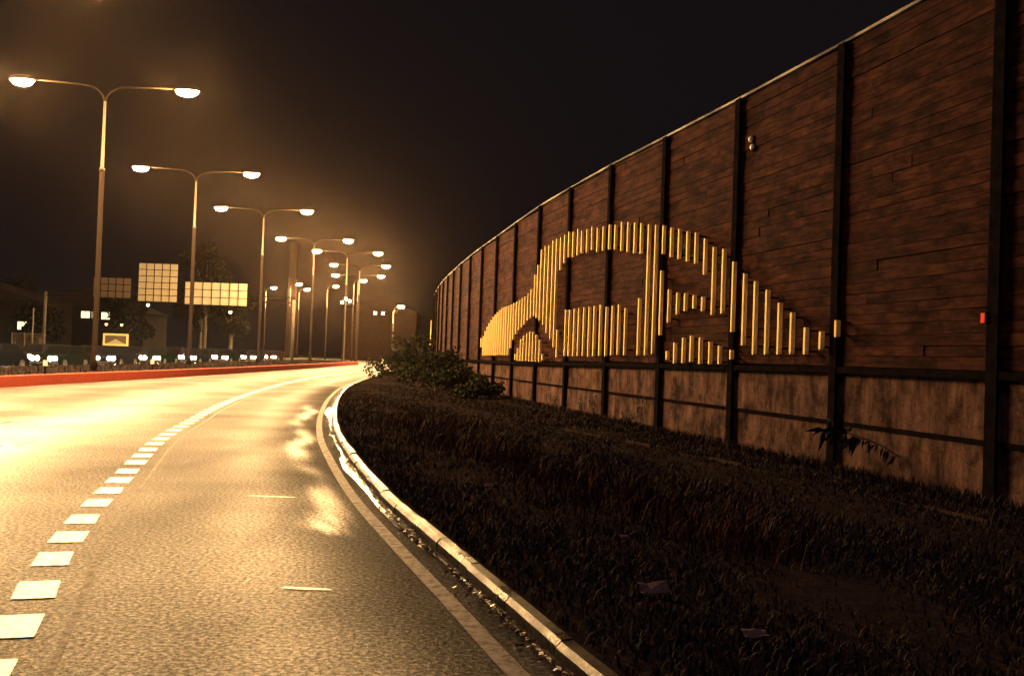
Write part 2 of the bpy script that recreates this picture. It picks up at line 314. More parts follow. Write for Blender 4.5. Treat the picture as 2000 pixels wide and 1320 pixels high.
# kerb: single stones with joints
kerb = tag(empty('kerb'), kind='structure')
KC = KERB_L; L_ = np.concatenate([[0], np.cumsum(np.linalg.norm(np.diff(KC, axis=0), axis=1))])
def at(c, L, s): return Vector((np.interp(s, L, c[:, 0]), np.interp(s, L, c[:, 1]), 0))
s0k = float(np.interp(-3, KC[:, 1], L_)); s1k = float(np.interp(118, KC[:, 1], L_)); s = s0k; kn = 0
while s < s1k:
    ln = 1.0 if kn < 60 else 2.0
    a = at(KC, L_, s+.006); b = at(KC, L_, s+ln-.006); t = (b-a).normalized(); nl = Vector((-t.y, t.x, 0)); dz = random.uniform(-.012, .012); w_ = .105+random.uniform(-.008, .008)
    prof = [(0, -.1), (w_, -.1), (w_, .06+dz), (w_-.03, .092+dz), (.012, .1+dz), (0, .088+dz)]
    vs = [a+nl*x+Vector((0, 0, z)) for x, z in prof]+[b+nl*x+Vector((0, 0, z)) for x, z in prof]; k = len(prof)
    MB().add(vs, [tuple(range(k))[::-1], tuple(range(k, 2*k))]+[(i, (i+1) % k, (i+1) % k+k, i+k) for i in range(k)][::1]).build('kerb_stone', KERB, kerb)
    s += ln; kn += 1
# edge line, gutter water
def sub(c, y0, y1): return c[(c[:, 1] >= y0) & (c[:, 1] <= y1)]
EC = sub(KERB_L, -20, 118)
tag(strip('edge_line', offset(EC, .335), offset(EC, .455), .004, .004, OLDPAINT), kind='structure')
pw = [.015+.10*max(0, math.sin(i*.21)+.5*math.sin(i*.53+1)) for i in range(len(EC))]
tag(strip('gutter_water', offset(EC, .135), EC+normals(EC)*np.array([[.15+x] for x in pw]), .008, .008, PUDDLE), kind='structure')
# block marking between the lanes
marks = tag(empty('lane_marking'), kind='structure')
DC = curve(DASH, .1)
DN = normals(DC); DL = np.arange(len(DC))*.1; s = 0; kk = 0
while s < DL[-1]-1:
    i = int(s*10); j = min(i+5, len(DC)-1); hw = .13
    y = DC[i][1]
    if y > 0:
        a, b = DC[i], DC[j]; na, nb = DN[i], DN[j]; jt = [random.uniform(-.012, .012) for _ in range(4)]
        MB().add([(*(a-na*(hw+jt[0])), .004), (*(b-nb*(hw+jt[1])), .004), (*(b+nb*(hw+jt[2])), .004), (*(a+na*(hw+jt[3])), .004),
                  (*(a-na*(hw+jt[0])), .007), (*(b-nb*(hw+jt[1])), .007), (*(b+nb*(hw+jt[2])), .007), (*(a+na*(hw+jt[3])), .007)],
                 [(4, 5, 6, 7), (0, 1, 5, 4), (1, 2, 6, 5), (2, 3, 7, 6), (3, 0, 4, 7)]).build('painted_block', PAINT, marks)
    s += .93; kk += 1
tag(strip('lane_line', offset(DC, -.32)[::3], offset(DC, -.28)[::3], .003, .003, OLDPAINT), kind='structure')
TC = curve([(-6.0, -14), (-7.6, 6), (-9.2, 20), (-11, 35), (-12.8, 55), (-14.2, 85), (-15, 118)], .25)
for (x, y, w_) in ((-1.35, 6.9, .36), (-2.6, 11.1, .55)):
    v_ = [(x-w_/2, y-.02, .005), (x-w_*.1, y-.045, .005), (x+w_/2, y-.03, .005), (x+w_*.4, y+.015, .005), (x, y+.02, .005), (x-w_*.45, y+.03, .005)]
    tag(MB().add(v_, [(0, 1, 2, 3, 4, 5)]).build('pale_streak', PAINT), kind='structure')  # thin pale streak lying across the lane
# median: low wall coloured red for tail-light trails, dark planted top
MB_ = offset(MED_F, 6.2)
i0 = 0
tag(strip('median', offset(MED_F, .16), MB_, .37, .37, SOIL), kind='structure')
med = empty('tail_trail_wall', (0, 0, 0)); tag(med, 'long low wall edging the dark median strip, coloured red for tail-light trails', 'wall')
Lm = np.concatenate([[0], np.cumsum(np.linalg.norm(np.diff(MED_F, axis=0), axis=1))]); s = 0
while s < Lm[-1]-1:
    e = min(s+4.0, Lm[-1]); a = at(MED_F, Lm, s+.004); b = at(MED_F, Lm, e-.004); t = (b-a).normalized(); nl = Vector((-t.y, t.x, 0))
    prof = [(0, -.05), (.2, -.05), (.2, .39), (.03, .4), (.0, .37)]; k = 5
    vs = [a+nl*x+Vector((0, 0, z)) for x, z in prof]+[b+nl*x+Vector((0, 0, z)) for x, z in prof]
    MB().add(vs, [tuple(range(k)), tuple(range(k, 2*k))[::-1]]+[((i+1) % k, i, i+k, (i+1) % k+k) for i in range(k)]).build('wall_block', TRAILRED, med); s = e
a = Vector((*MED_F[-1], 0)); b = Vector((*MB_[-1], 0)); a2 = Vector((*MED_F[-3], 0)); t = (a-a2).normalized()
MB().obox((a+b)/2+t*.15+Vector((0, 0, .18)), (b-a)/2, t*.14, (0, 0, .21)).build('end_block', STEEL, med)
a2 = offset(MED_F, 6.2); a3 = offset(MED_F, 6.35)
strip('back_edge', a3, a2, .0, .37, KERB, med)

# ------------------------------------------------------------------ noise barrier
nb = tag(empty('noise_barrier', tuple(wall(0))), 'tall brown timber noise barrier with dark steel posts on stained concrete', 'noise barrier')
inv = -wall(0)
class WB(MB):      # a box in wall coordinates, relative to the barrier's base point
    def wbox(s, s0, s1, o0, o1, z0, z1, z0b=None, z1b=None):
        z0b = z0 if z0b is None else z0b; z1b = z1 if z1b is None else z1b
        p = [wall(s0, o0, z0), wall(s1, o0, z0b), wall(s1, o1, z0b), wall(s0, o1, z0), wall(s0, o0, z1), wall(s1, o0, z1b), wall(s1, o1, z1b), wall(s0, o1, z1)]
        return s.hexa([(q+inv)[:] for q in p])
NB0, NB1 = -4, 31; pl = 0; far = WB(); CH = .155
for b in range(NB0, NB1+1):
    sp = b*BAY; f, nrm = wdir(sp); zt = ztop(sp)
    # H-section post: front flange, web, back flange
    P = WB(); P.wbox(sp-.1, sp+.1, .12, .145, -.2, zt-.05); P.wbox(sp-.012, sp+.012, -.1, .12, -.2, zt-.05); P.wbox(sp-.1, sp+.1, -.125, -.1, -.2, zt-.05)
    P.build('post', STEEL, nb)
    if b == NB1: break
    s0, s1 = sp+.013, sp+BAY-.013; za, zb = zmid(s0), zmid(s1)
    R_ = WB(); R_.wbox(s0+.09, s1-.09, .03, .13, za-.07, za+.03, zb-.07, zb+.03); R_.build('rail', STEEL, nb)
    c = random.uniform(-.012, .012)
    WB().wbox(s0, s1, -.07, .035+c, -.15, .79-.012).build('concrete_panel', CONC, nb)
    WB().wbox(s0, s1, -.07, .035-c, .80+.012, za-.075, .80+.012, zb-.075).build('concrete_panel', CONC, nb)
    WB().wbox(s0+.088, s1-.088, .02, .062, .765, .825).build('panel_joint', STEEL, nb)
    WB().wbox(sp, sp+BAY-.02, -.1, .1, ztop(sp)-.045, ztop(sp), ztop(sp+BAY)-.045, ztop(sp+BAY)).build('capping', CAPM, nb)
    z = za+.035; k = 0; ztp = min(ztop(s0), ztop(s1))-.05
    near = -1 <= b <= 4
    while z < ztp-.05:
        h_ = min(CH*random.uniform(.92, 1.08), ztp-z)
        cuts = [s0, s1] if (not near or random.random() < .62) else [s0, s0+(s1-s0)*random.uniform(.2, .8), s1]
        for i in range(len(cuts)-1):
            o = .04+random.uniform(-.012, .014); tl = random.uniform(-.004, .004); bx_ = (cuts[i]+.003, cuts[i+1]-.003, -.04, o, z+.004+tl, z+h_-.004+tl, z+.004-tl, z+h_-.004-tl)
            if near and pl < 300:
                mid = wall((cuts[i]+cuts[i+1])/2, 0, z+h_/2); B_ = WB(); B_.wbox(*bx_)
                loc = mid+inv; B_.v = [tuple(Vector(q)-loc) for q in B_.v]
                f_, n_ = wdir((cuts[i]+cuts[i+1])/2); rz = math.atan2(f_.y, f_.x)-math.pi/2
                rot = Matrix.Rotation(-rz, 3, 'Z'); B_.v = [tuple(rot @ Vector(q)) for q in B_.v]
                o_ = B_.build('plank', WOOD, nb); o_.location = loc; o_.rotation_euler = (0, 0, rz); pl += 1
            else: far.wbox(*bx_)
        z += h_; k += 1
fo = far.build('far_planks', WOODFAR, nb); fo['kind'] = 'stuff'
# backing sheet, so that no light leaks between the boards
BK = WB()
for b in range(NB0, NB1): BK.wbox(b*BAY+.013, (b+1)*BAY-.013, -.075, -.045, 1.3, min(ztop(b*BAY), ztop((b+1)*BAY))-.06)
BK.build('backing_sheet', STEEL, nb)

# ------------------------------------------------------------------ the car made of yellow slats
car = tag(empty('slat_car_relief', tuple(wall(12, .2, 1.5))), 'big car picture made of upright yellow slats on the timber noise barrier', 'artwork')
inv2 = -wall(12, .2, 1.5)
SL = [(3.36, 2.12, 2.38), (3.82, 1.93, 2.21), (4.3, 1.85, 2.29), (4.76, 1.85, 2.55), (5.2, 1.84, 2.73), (5.66, 1.84, 2.98), (6.12, 1.83, 3.16), (6.56, 2.0, 3.33), (7.02, 2.26, 3.59), (7.04, 1.74, 1.92), (7.48, 2.62, 3.88), (7.54, 1.64, 2.0), (7.92, 2.61, 3.96), (7.98, 1.63, 2.08), (8.36, 3.44, 4.17), (8.38, 2.7, 2.99), (8.44, 1.63, 2.17), (8.8, 3.7, 4.35), (8.82, 2.77, 3.05), (8.88, 1.67, 2.21), (9.22, 3.78, 4.42), (9.26, 2.73, 3.11), (9.3, 1.63, 2.17), (9.66, 3.87, 4.52), (9.68, 2.68, 3.15), (9.74, 1.62, 2.07), (10.1, 3.95, 4.6), (10.14, 1.69, 1.89), (10.14, 2.51, 3.24), (10.54, 4.06, 4.7), (10.6, 2.24, 3.69), (11.0, 1.82, 4.77), (11.44, 1.78, 4.83), (11.88, 1.78, 3.13), (11.88, 4.18, 4.91), (12.32, 4.24, 4.98), (12.76, 4.31, 5.05), (12.78, 1.77, 2.94), (13.24, 4.38, 5.11), (13.26, 1.78, 3.04), (13.68, 4.45, 5.09), (13.72, 1.77, 3.03), (14.14, 4.5, 5.15), (14.18, 1.75, 3.02), (14.62, 4.52, 5.16), (14.66, 1.75, 3.1), (15.1, 4.52, 5.17), (15.14, 1.74, 3.08), (15.56, 4.62, 5.27), (15.58, 1.72, 3.08), (16.02, 4.6, 5.25), (16.06, 1.73, 3.08), (16.46, 4.62, 5.26), (16.52, 1.73, 3.08), (16.88, 4.6, 5.35), (16.96, 1.72, 3.08), (17.32, 4.59, 5.33), (17.4, 1.72, 3.06), (17.76, 4.62, 5.37), (17.8, 1.72, 3.08), (18.18, 4.49, 5.33), (18.62, 4.31, 5.3), (18.66, 1.67, 2.51), (19.04, 1.98, 5.31), (19.48, 2.22, 5.3), (19.92, 2.43, 5.2), (20.38, 2.68, 5.21), (20.84, 2.84, 5.15), (21.24, 2.93, 4.68), (21.62, 3.01, 4.39)]
HT = [(21.62, 4.39), (21.96, 3.97), (22.4, 3.82), (22.84, 3.73), (23.52, 3.68), (24.34, 3.6), (25.42, 3.53), (26.84, 3.5), (27.84, 3.36), (28.64, 3.21), (29.46, 3.0), (30.18, 2.78), (30.9, 2.44), (31.5, 2.12)]
HB = [(21.46, 3.01), (21.9, 2.98), (22.44, 2.9), (22.98, 2.76), (23.66, 2.62), (24.26, 2.45), (24.76, 2.23), (25.14, 1.95), (25.24, 1.69), (31.06, 1.64), (31.6, 1.9)]
s = 22.06
while s < 31.3:
    SL.append((s, float(np.interp(s, *zip(*HB))), float(np.interp(s, *zip(*HT))))); s += .44
SL.append((31.42, 2.0, 2.38))
WT = [(20.3, 1.74), (20.68, 2.19), (21.12, 2.36), (21.48, 2.47), (21.84, 2.5), (22.38, 2.47), (22.94, 2.39), (23.4, 2.26), (23.76, 1.99), (24.24, 1.72)]
s = 20.76
while s < 23.9: SL.append((s, 1.5, float(np.interp(s, *zip(*WT))))); s += .44
SL += [(20.34, 1.56, 1.76), (24.2, 1.54, 1.74)]
def slat(s, z0, z1, parent, invv):
    B_ = WB(); d = random.uniform(-.006, .006); lean = random.uniform(-.006, .006)
    def P(ss, o, z): return (wall(ss, o, z)+invv)[:]
    t = .033; c = .005; o0, o1 = .202+d, .272+d; s += random.uniform(-.008, .008)
    ring = lambda z, e, g: [P(s-t+e+g, o0, z), P(s+t-e+g, o0, z), P(s+t-e+g, o1-c, z), P(s+t-c-e+g, o1, z), P(s-t+c+e+g, o1, z), P(s-t+e+g, o1-c, z)]
    vs = ring(z0, .008, 0)+ring(z0+.02, 0, 0)+ring(z1-.02, 0, lean)+ring(z1, .008, lean); fs = [tuple(range(6)), tuple(range(18, 24))[::-1]]
    for r in range(3):
        for i in range(6): a, b = r*6+i, r*6+(i+1) % 6; fs.append((b, a, a+6, b+6))
    B_.add(vs, fs)
    for zz in (z0+.12*(z1-z0), z0+.88*(z1-z0)):       # stand-off brackets
        B_.hexa([P(s-.012, .03, zz-.015), P(s+.012, .03, zz-.015), P(s+.012, o0+.002, zz-.015), P(s-.012, o0+.002, zz-.015), P(s-.012, .03, zz+.015), P(s+.012, .03, zz+.015), P(s+.012, o0+.002, zz+.015), P(s-.012, o0+.002, zz+.015)])
    o = B_.build('slat', YELLOW, parent); o.data.materials.append(STEEL)
    for p_ in o.data.polygons[-12:]: p_.material_index = 1
    return o
for a in SL: slat(*a, car, inv2)
lone = tag(empty('far_slat', tuple(wall(69, .2, 2))), 'single yellow slat standing out at the far end of the timber noise barrier', 'slat')
slat(68.5, 2.1, 4.3, lone, -wall(69, .2, 2))

# ------------------------------------------------------------------ street lamps
def lamp(name, base, arms, L, rz, label, far=False, dim=1.0, group='street lamps on the median'):
    """pole with one or two curved arms (half length a, to +x or -x), each carrying a luminaire with a bright bowl"""
    r = empty(name, base, rz); tag(r, label, 'street lamp', group); n = 8 if far else 12
    jt = L*.70
    MB().tube([(0, 0, 0), (0, 0, .45), (0, 0, .5), (0, 0, jt)], [.15, .15, .12, .11], n).build('pole', POLED, r, True)
    MB().tube([(0, 0, jt), (0, 0, jt+.12), (0, 0, jt+.14), (0, 0, L-.7)], [.125, .125, .075, .055], n).build('upper_pole', POLE, r, True)
    for a in arms:
        sg = 1 if a > 0 else -1
        pts = [(0, 0, L-.75)]+[(sg*(.9-.9*math.cos(q)), 0, L-.75+.75*math.sin(q)) for q in np.linspace(.15, math.pi/2, 6)]+[(a-sg*.35, 0, L+.08)]
        MB().tube(pts, [.05]*7+[.04], 8).build('arm', POLED, r, True)
        h_ = MB(); h_.bowl((a, 0, L+.02), .62, .24, .2, True, 10, 3); hd = h_.build('luminaire', POLED, r, True)
        MB().bowl((a, 0, L+.015), .5, .22, .27, False, 8, 2).build('lamp_bowl', SODFAR if far else SODIUM, hd, True)
    return r
prs = [((-13.7-3.5, 30.6), .13, 'double-armed street lamp nearest the camera, its lamps above the picture top left'),
       ((-18.4, 43.95), .13, 'tallest double-armed street lamp in view, its pole left of the gridded signs'),
       ((-20.9, 64.6), .13, 'double-armed street lamp whose pole crosses the wide gridded sign'),
       ((-20.75, 81.7), .05, 'double-armed street lamp just right of the wide gridded sign'),
       ((-20.75, 102.7), -.03, 'fourth double-armed street lamp along the median, behind the one by the wide sign'),
       ((-19.3, 114.6), .03, 'double-armed street lamp near the blunt end of the median'),
       ((-20.5, 131.9), -.05, 'double-armed street lamp just past the end of the median'),
       ((-23.5, 150), -.1, 'farthest double-armed street lamp, in the glow beyond the median end')]
for i, (p, rz, lb) in enumerate(prs): lamp('street_lamp', (*p, .36 if p[1] < 121 else 0), (-3.5, 3.5), 12.64 if p[1] < 121 else 13, rz, lb, i > 3)
sng = [((-46.6, 187.3), 'single-armed street lamp farthest left in the distant cluster, beside the dark trees'), ((-39.1, 174.3), 'distant single-armed street lamp right of the chimney, upper of two close together'),
       ((-40.6, 188.5), 'distant single-armed street lamp, lower of two close together right of the chimney'), ((-33.0, 176.4), 'distant single-armed street lamp in the middle of the glow, low in the cluster'),
       ((-25.7, 160), 'distant single-armed street lamp low on the right side of the cluster')]
for p, lb in sng: lamp('street_lamp', (*p, 0), (1.5,), 13, -.1, lb, True, group='distant single-armed street lamps')
lamp('street_lamp', (-16.4, 136.7, 0), (1.0,), 8, -.1, 'short lone street lamp nearest the end of the noise barrier, right of the cluster', True, group='distant single-armed street lamps')
r = tag(empty('lantern_post', (-18.5, 110, .37)), 'post with a dim three-globe lantern among the distant street lamps', 'lantern')
MB().tube([(0, 0, 0), (0, 0, 6.4)], [.08, .05], 8).build('pole', POLE, r)
MB().obox((0, 0, 6.4), (.5, 0, 0), (0, .03, 0), (0, 0, .03)).build('cross_bar', POLE, r)
for x, z in ((-.42, 6.6), (0, 7.0), (.42, 6.75)):
    MB().bowl((x, 0, z), .17, .17, .17, True).bowl((x, 0, z), .17, .17, .17, False).build('globe', SMALLL, r, True)
MB().tube([(0, 0, 6.4), (0, 0, 6.85)], .03, 6).build('stem', POLE, r)

# ------------------------------------------------------------------ sign gantry (backs of three signs)
g = tag(empty('sign_gantry', (-37, 105, 0)), 'gantry over the far carriageway carrying three signs seen from behind', 'gantry')
GX = lambda x: x+37
for x in (-49.5, -23.2):
    MB().tube([(GX(x), .3, 0), (GX(x), .3, 6.8)], .16, 10).build('leg', POLE, g, True)
for z in (6.45, 7.05): MB().obox((GX(-36.35), .3, z), (13.2, 0, 0), (0, .06, 0), (0, 0, .06)).build('beam', STEEL, g)
b_ = MB()
for i in range(22):
    x = -49+i*1.2; b_.tube([(GX(x), .3, 6.45), (GX(x+.6), .3, 7.05), (GX(x+1.2), .3, 6.45)], .025, 5)
b_.build('lattice', STEEL, g)
for (x0, x1, z0, z1, nx, nz, ms, nm) in ((-44.4, -40.4, 6.35, 8.5, 5, 3, SIGND, 'dull brown sign back'), (-39.65, -35.5, 6.1, 10.15, 5, 6, SIGNB, 'tall bright sign back'), (-34.7, -28.1, 5.95, 8.35, 7, 3, SIGNB, 'wide bright sign back')):
    cw, ch = (x1-x0)/nx, (z1-z0)/nz; first = None
    root = MB().box(GX(x0), GX(x1), .07, .10, z0, z1).build('sign_sheet', STEEL, g); root['label'] = nm
    for i in range(nx):
        for j in range(nz):
            MB().box(GX(x0+i*cw)+.04, GX(x0+(i+1)*cw)-.04, .03+random.uniform(0, .008), .068, z0+j*ch+.04, z0+(j+1)*ch-.04).build('sheet_panel', ms, root)
    for i in range(1, nx): MB().box(GX(x0+i*cw)-.035, GX(x0+i*cw)+.035, -.02, .067, z0, z1).build('stiffener', STEEL, root)
for x, z in ((-38.58, 5.76), (-29.85, 5.3)):
    f_ = MB().tube([(GX(x), .2, 6.4), (GX(x), .9, z+.1)], .03, 6).build('lamp_bracket', STEEL, g)
    MB().bowl((GX(x), .15, z), .16, .13, .18, False).bowl((GX(x), .15, z), .16, .13, .1, True).build('sign_lamp', SMALLL, f_, True)

# ------------------------------------------------------------------ oncoming cars on the far carriageway, headlamps lit
PAINTS = [mat('car_paint_%s' % n_, c, .6, 0, 0.0) for n_, c in (('dark_blue', (.004, .005, .008)), ('maroon', (.01, .004, .004)), ('dark_green', (.004, .007, .005)), ('brown', (.008, .006, .005)))]
def make_car(paint):
    r = empty('oncoming_car')
    # length along y, front at -y
    side = [(-2.1, .28), (-2.14, .45), (-2.1, .68), (-1.95, .78), (-.85, .9), (1.35, .92), (2.05, .84), (2.12, .5), (2.08, .28)]
    def loft(sd, wlow, wtop):
        zz = [z for _, z in sd]; lo, hi = min(zz), max(zz); vs = []
        for sx in (-1, 1):
            for y, z in sd:
                t = (z-lo)/(hi-lo); ww = wlow+(wtop-wlow)*t*t; vs.append((sx*ww, y, z))
        k = len(sd); return MB().add(vs, [tuple(range(k)), tuple(range(k, 2*k))[::-1]]+[((i+1) % k, i, i+k, (i+1) % k+k) for i in range(k)])
    loft(side, .82, .74).build('body', paint, r, False)
    loft([(-.8, .88), (-.2, 1.36), (.05, 1.41), (.95, 1.4), (1.2, 1.33), (1.75, .9)], .72, .54).build('cabin', paint, r, False)
    MB().add([(-.62, -.735, .95), (.62, -.735, .95), (.5, -.265, 1.33), (-.5, -.265, 1.33)], [(0, 1, 2, 3)]).build('windscreen', GLASS, r)
    for sx in (-1, 1):
        MB().add([(sx*.712, -.5, .97), (sx*.712, 1.35, .97), (sx*.588, 1.05, 1.33), (sx*.588, -.1, 1.33)], [(0, 1, 2, 3)]).build('side_window', GLASS, r)
        for hx in (.36, .63):
            hl = MB().tube([(sx*hx, -2.17, .64), (sx*hx, -2.05, .64)], .135, 10).build('headlight', STEEL, r)
            MB().add([(sx*hx+.12*math.cos(q*math.pi/4), -2.18, .64+.12*math.sin(q*math.pi/4)) for q in range(8)], [tuple(range(8))]).build('lens', HEADL, hl)
        for y in (-1.35, 1.3):
            wl = MB().tube([(sx*.64, y, .3), (sx*.84, y, .3)], .3, 14).build('wheel', RUBBER, r)
            MB().tube([(sx*.83, y, .3), (sx*.85, y, .3)], .17, 10).build('rim', CHROME, wl)
    MB().box(-.2, .2, -2.15, -2.11, .5, .72).build('grille', STEEL, r)
    MB().box(-.82, .82, -2.22, -2.12, .34, .44).build('bumper', CHROME, r)
    return r
protos = [make_car(p) for p in PAINTS]
LC1 = offset(MED_F, 9.0); LC2 = offset(MED_F, 12.6)
cl = []
for li, (LCx, ys) in enumerate(((LC1, (50, 57.5, 65.5, 74, 83, 93, 104, 115)), (LC2, (54, 62, 70, 79, 89, 100)))):
    for y in ys:
        x = float(np.interp(y, LCx[:, 1], LCx[:, 0])); cl.append((y, x, li))
cl.sort(); words = ['first', 'second', 'third', 'fourth', 'fifth', 'sixth', 'seventh', 'eighth', 'ninth', 'tenth']; cnt = [0, 0]
for i, (y, x, li) in enumerate(cl):
    o = protos[i] if i < 4 else copy_tree(protos[i % 4])
    o.location = (x, y, 0); o.rotation_euler = (0, 0, math.radians(random.uniform(-1, 2)))
    tag(o, '%s car from the left with lit headlamps in the %s lane behind the median' % (words[cnt[li]], ('nearer', 'farther')[li]), 'car', 'oncoming cars with headlamps on'); cnt[li] += 1

# ------------------------------------------------------------------ buildings and other things in the left background
def house(x0, x1, y, z1, zr, label, wins, name='house'):
    r = tag(empty(name, ((x0+x1)/2, y, -.06)), label, 'building'); ox = -(x0+x1)/2
    MB().box(x0+ox, x1+ox, 0, 9, 0, z1).build('wall', BRICK, r)
    xm = (x0+x1)/2+ox; a, b = x0+ox-.4, x1+ox+.4
    MB().add([(a, -.4, z1-.1), (b, -.4, z1-.1), (xm, -.4, zr), (a, 9.4, z1-.1), (b, 9.4, z1-.1), (xm, 9.4, zr)], [(0, 1, 2), (5, 4, 3), (0, 3, 4, 1), (1, 4, 5, 2), (3, 0, 2, 5)]).build('roof', ROOF, r)
    for (a, b, c, d, M_) in wins:
        f_ = MB().box(a+ox-.1, b+ox+.1, -.06, -.003, c-.1, d+.1).build('window', STEEL, r)
        MB().box(a+ox, b+ox, -.085, -.063, c, d).build('pane', M_, f_)
        MB().box((a+b)/2+ox-.03, (a+b)/2+ox+.03, -.11, -.087, c, d).build('glazing_bar', SIGND, f_)
    return r
house(-66, -50, 135, 5.9, 8.9, 'dark gabled house with three upper windows, two brightly lit, left of the tallest lamp pole', [(-58.5, -57.35, 4.9, 5.8, WINL), (-57.15, -56.2, 4.9, 5.8, WINL2), (-55.75, -54.65, 4.8, 5.75, WINL)])
house(-76, -57.5, 121, 6.5, 9.0, 'dark house at the left edge with one lit ground-floor window', [(-60.1, -59.0, 2.9, 3.85, WINL)])
house(-30, -17, 176, 8.9, 11.5, 'faint far house with two small lit windows under the short lone lamp', [(-24.6, -24.1, 8.3, 8.75, SMALLL), (-23.2, -22.7, 8.3, 8.75, SMALLL)])
r = tag(empty('chimney', (-42.2, 190, -.06)), 'tall square brick chimney rising above the distant lamps', 'chimney')
MB().hexa([(-.9, -.9, 0), (.9, -.9, 0), (.9, .9, 0), (-.9, .9, 0), (-.62, -.62, 20.6), (.62, -.62, 20.6), (.62, .62, 20.6), (-.62, .62, 20.6)]).build('shaft', BRICK, r)
MB().box(-.8, .8, -.8, .8, 20.6, 21.2).box(-.7, .7, -.7, .7, 21.2, 21.8).build('crown', BRICK, r)
r = tag(empty('framed_board', (-37.8, 95, 0)), 'yellow-framed notice board with two small lamps above, left of the far carriageway', 'sign')
MB().box(-1.05, 1.05, .0, .04, 1.45, 2.4).build('board', SIGND, r)
f_ = MB().box(-1.2, 1.2, -.04, .02, 2.32, 2.5).box(-1.2, 1.2, -.04, .02, 1.35, 1.53).box(-1.2, -1.02, -.04, .02, 1.53, 2.32).box(1.02, 1.2, -.04, .02, 1.53, 2.32).build('frame', SIGNF, r)
MB().add([(-.9, -.008, 1.56), (.9, -.008, 1.56), (.35, -.008, 1.8), (0, -.008, 2.0), (-.4, -.008, 1.78)], [(0, 1, 2, 3, 4)]).build('print', SIGNB, r)
for x in (-.9, .9): MB().box(x-.05, x+.05, .05, .13, -.06, 3.3).build('leg', STEEL, r)
for x in (-.93, .53):
    MB().bowl((x, -.05, 3.43), .13, .12, .2, False).build('small_lamp', TAILL, r, True)
MB().box(-1.0, 1.0, .0, .05, 3.3, 3.36).build('lamp_bar', STEEL, r)
r = tag(empty('mesh_fence', (-36.4, 75, -.06)), 'short run of thin mesh fence on a pale base, far left behind the headlamps', 'fence')
MB().box(-1.3, 1.3, -.1, .1, 0, .72).build('base', SIGNB, r)
for x in (-1.25, -.3, 1.2): MB().tube([(x, 0, .72), (x, 0, 2.2)], .035, 6).build('fence_post', POLE, r)
for x in np.arange(-1.2, 1.2, .12): MB().tube([(x, 0, .72), (x, 0, 2.1)], .008, 4).build('wire', POLE, r)
MB().tube([(-1.25, 0, 2.15), (1.2, 0, 2.15)], .02, 6).build('top_rail', POLE, r)
r = tag(empty('bare_post', (-36.6, 76, -.06)), 'slim pale post standing behind the mesh fence at the left', 'post')
MB().tube([(0, 0, 0), (0, 0, 4.0)], [.06, .05], 8).build('shaft', POLE, r); MB().tube([(0, 0, 4.0), (0, 0, 4.1)], [.08, .05], 8).build('cap', POLE, r)
def marker(p, label, name='marker_post'):
    r = tag(empty(name, p), label, 'marker post', 'white-topped markers on the median wall')
    MB().tube([(0, 0, -.02), (0, 0, .3)], .035, 8).build('stem', STEEL, r); MB().box(-.07, .07, -.03, .03, .3, .5).build('reflector', REFW, r)
for y, lb in ((37.0, 'white-topped marker on the median wall below the yellow-framed board'), (47.5, 'white-topped marker on the median wall below the wide gridded sign')):
    x = float(np.interp(y, MED_F[:, 1], MED_F[:, 0])); marker((x-.1, y, .4), lb)
r = tag(empty('leaning_sign_post', (-6.6, 60, .05)), 'dark leaning post with a pale reflector at the shrub by the far kerb', 'post')
MB().tube([(.15, 0, 0), (-.3, 0, 1.5)], .05, 8).build('shaft', STEEL, r); MB().obox((-.22, -.06, 1.25), (.06, 0, -.02), (0, .01, 0), (-.05, 0, .16)).build('reflector', REFW, r)
r = tag(empty('kerb_marker', (-7.75, 60, .05)), 'small dark marker with a pale top on the far kerb bend', 'marker post')
MB().tube([(0, 0, 0), (0, 0, .85)], .06, 8).build('stem', STEEL, r); MB().box(-.06, .06, -.07, .02, .9, 1.2).box(-.2, .2, -.03, .03, .84, .9).build('reflector', REFW, r)

# ------------------------------------------------------------------ foliage
def leaves(nm, clumps, nl, size, M_, parent, droop=.3):
    """many small leaf quads spread through ellipsoid clumps (cx,cy,cz,rx,ry,rz)"""
    cl = np.array(clumps); vol = cl[:, 3]*cl[:, 4]*cl[:, 5]; k = rng.choice(len(cl), nl, p=vol/vol.sum())
    d = rng.normal(size=(nl, 3)); d /= np.linalg.norm(d, axis=1)[:, None]; rr = rng.uniform(.35, 1.05, nl)**.6
    c = cl[k, :3]+d*rr[:, None]*cl[k, 3:]; a = rng.normal(size=(nl, 3)); a[:, 2] -= droop; a /= np.linalg.norm(a, axis=1)[:, None]
    b = np.cross(a, rng.normal(size=(nl, 3))); b /= np.linalg.norm(b, axis=1)[:, None]; sz = size*rng.uniform(.6, 1.4, nl)[:, None]
    v = np.stack([c-a*sz, c+b*sz*.42, c+a*sz, c-b*sz*.42], 1).reshape(-1, 3)
    me = np_mesh(nm, v, np.arange(nl*4).reshape(-1, 4), M_); o = link(bpy.data.objects.new(nm, me)); o.parent = parent; return o
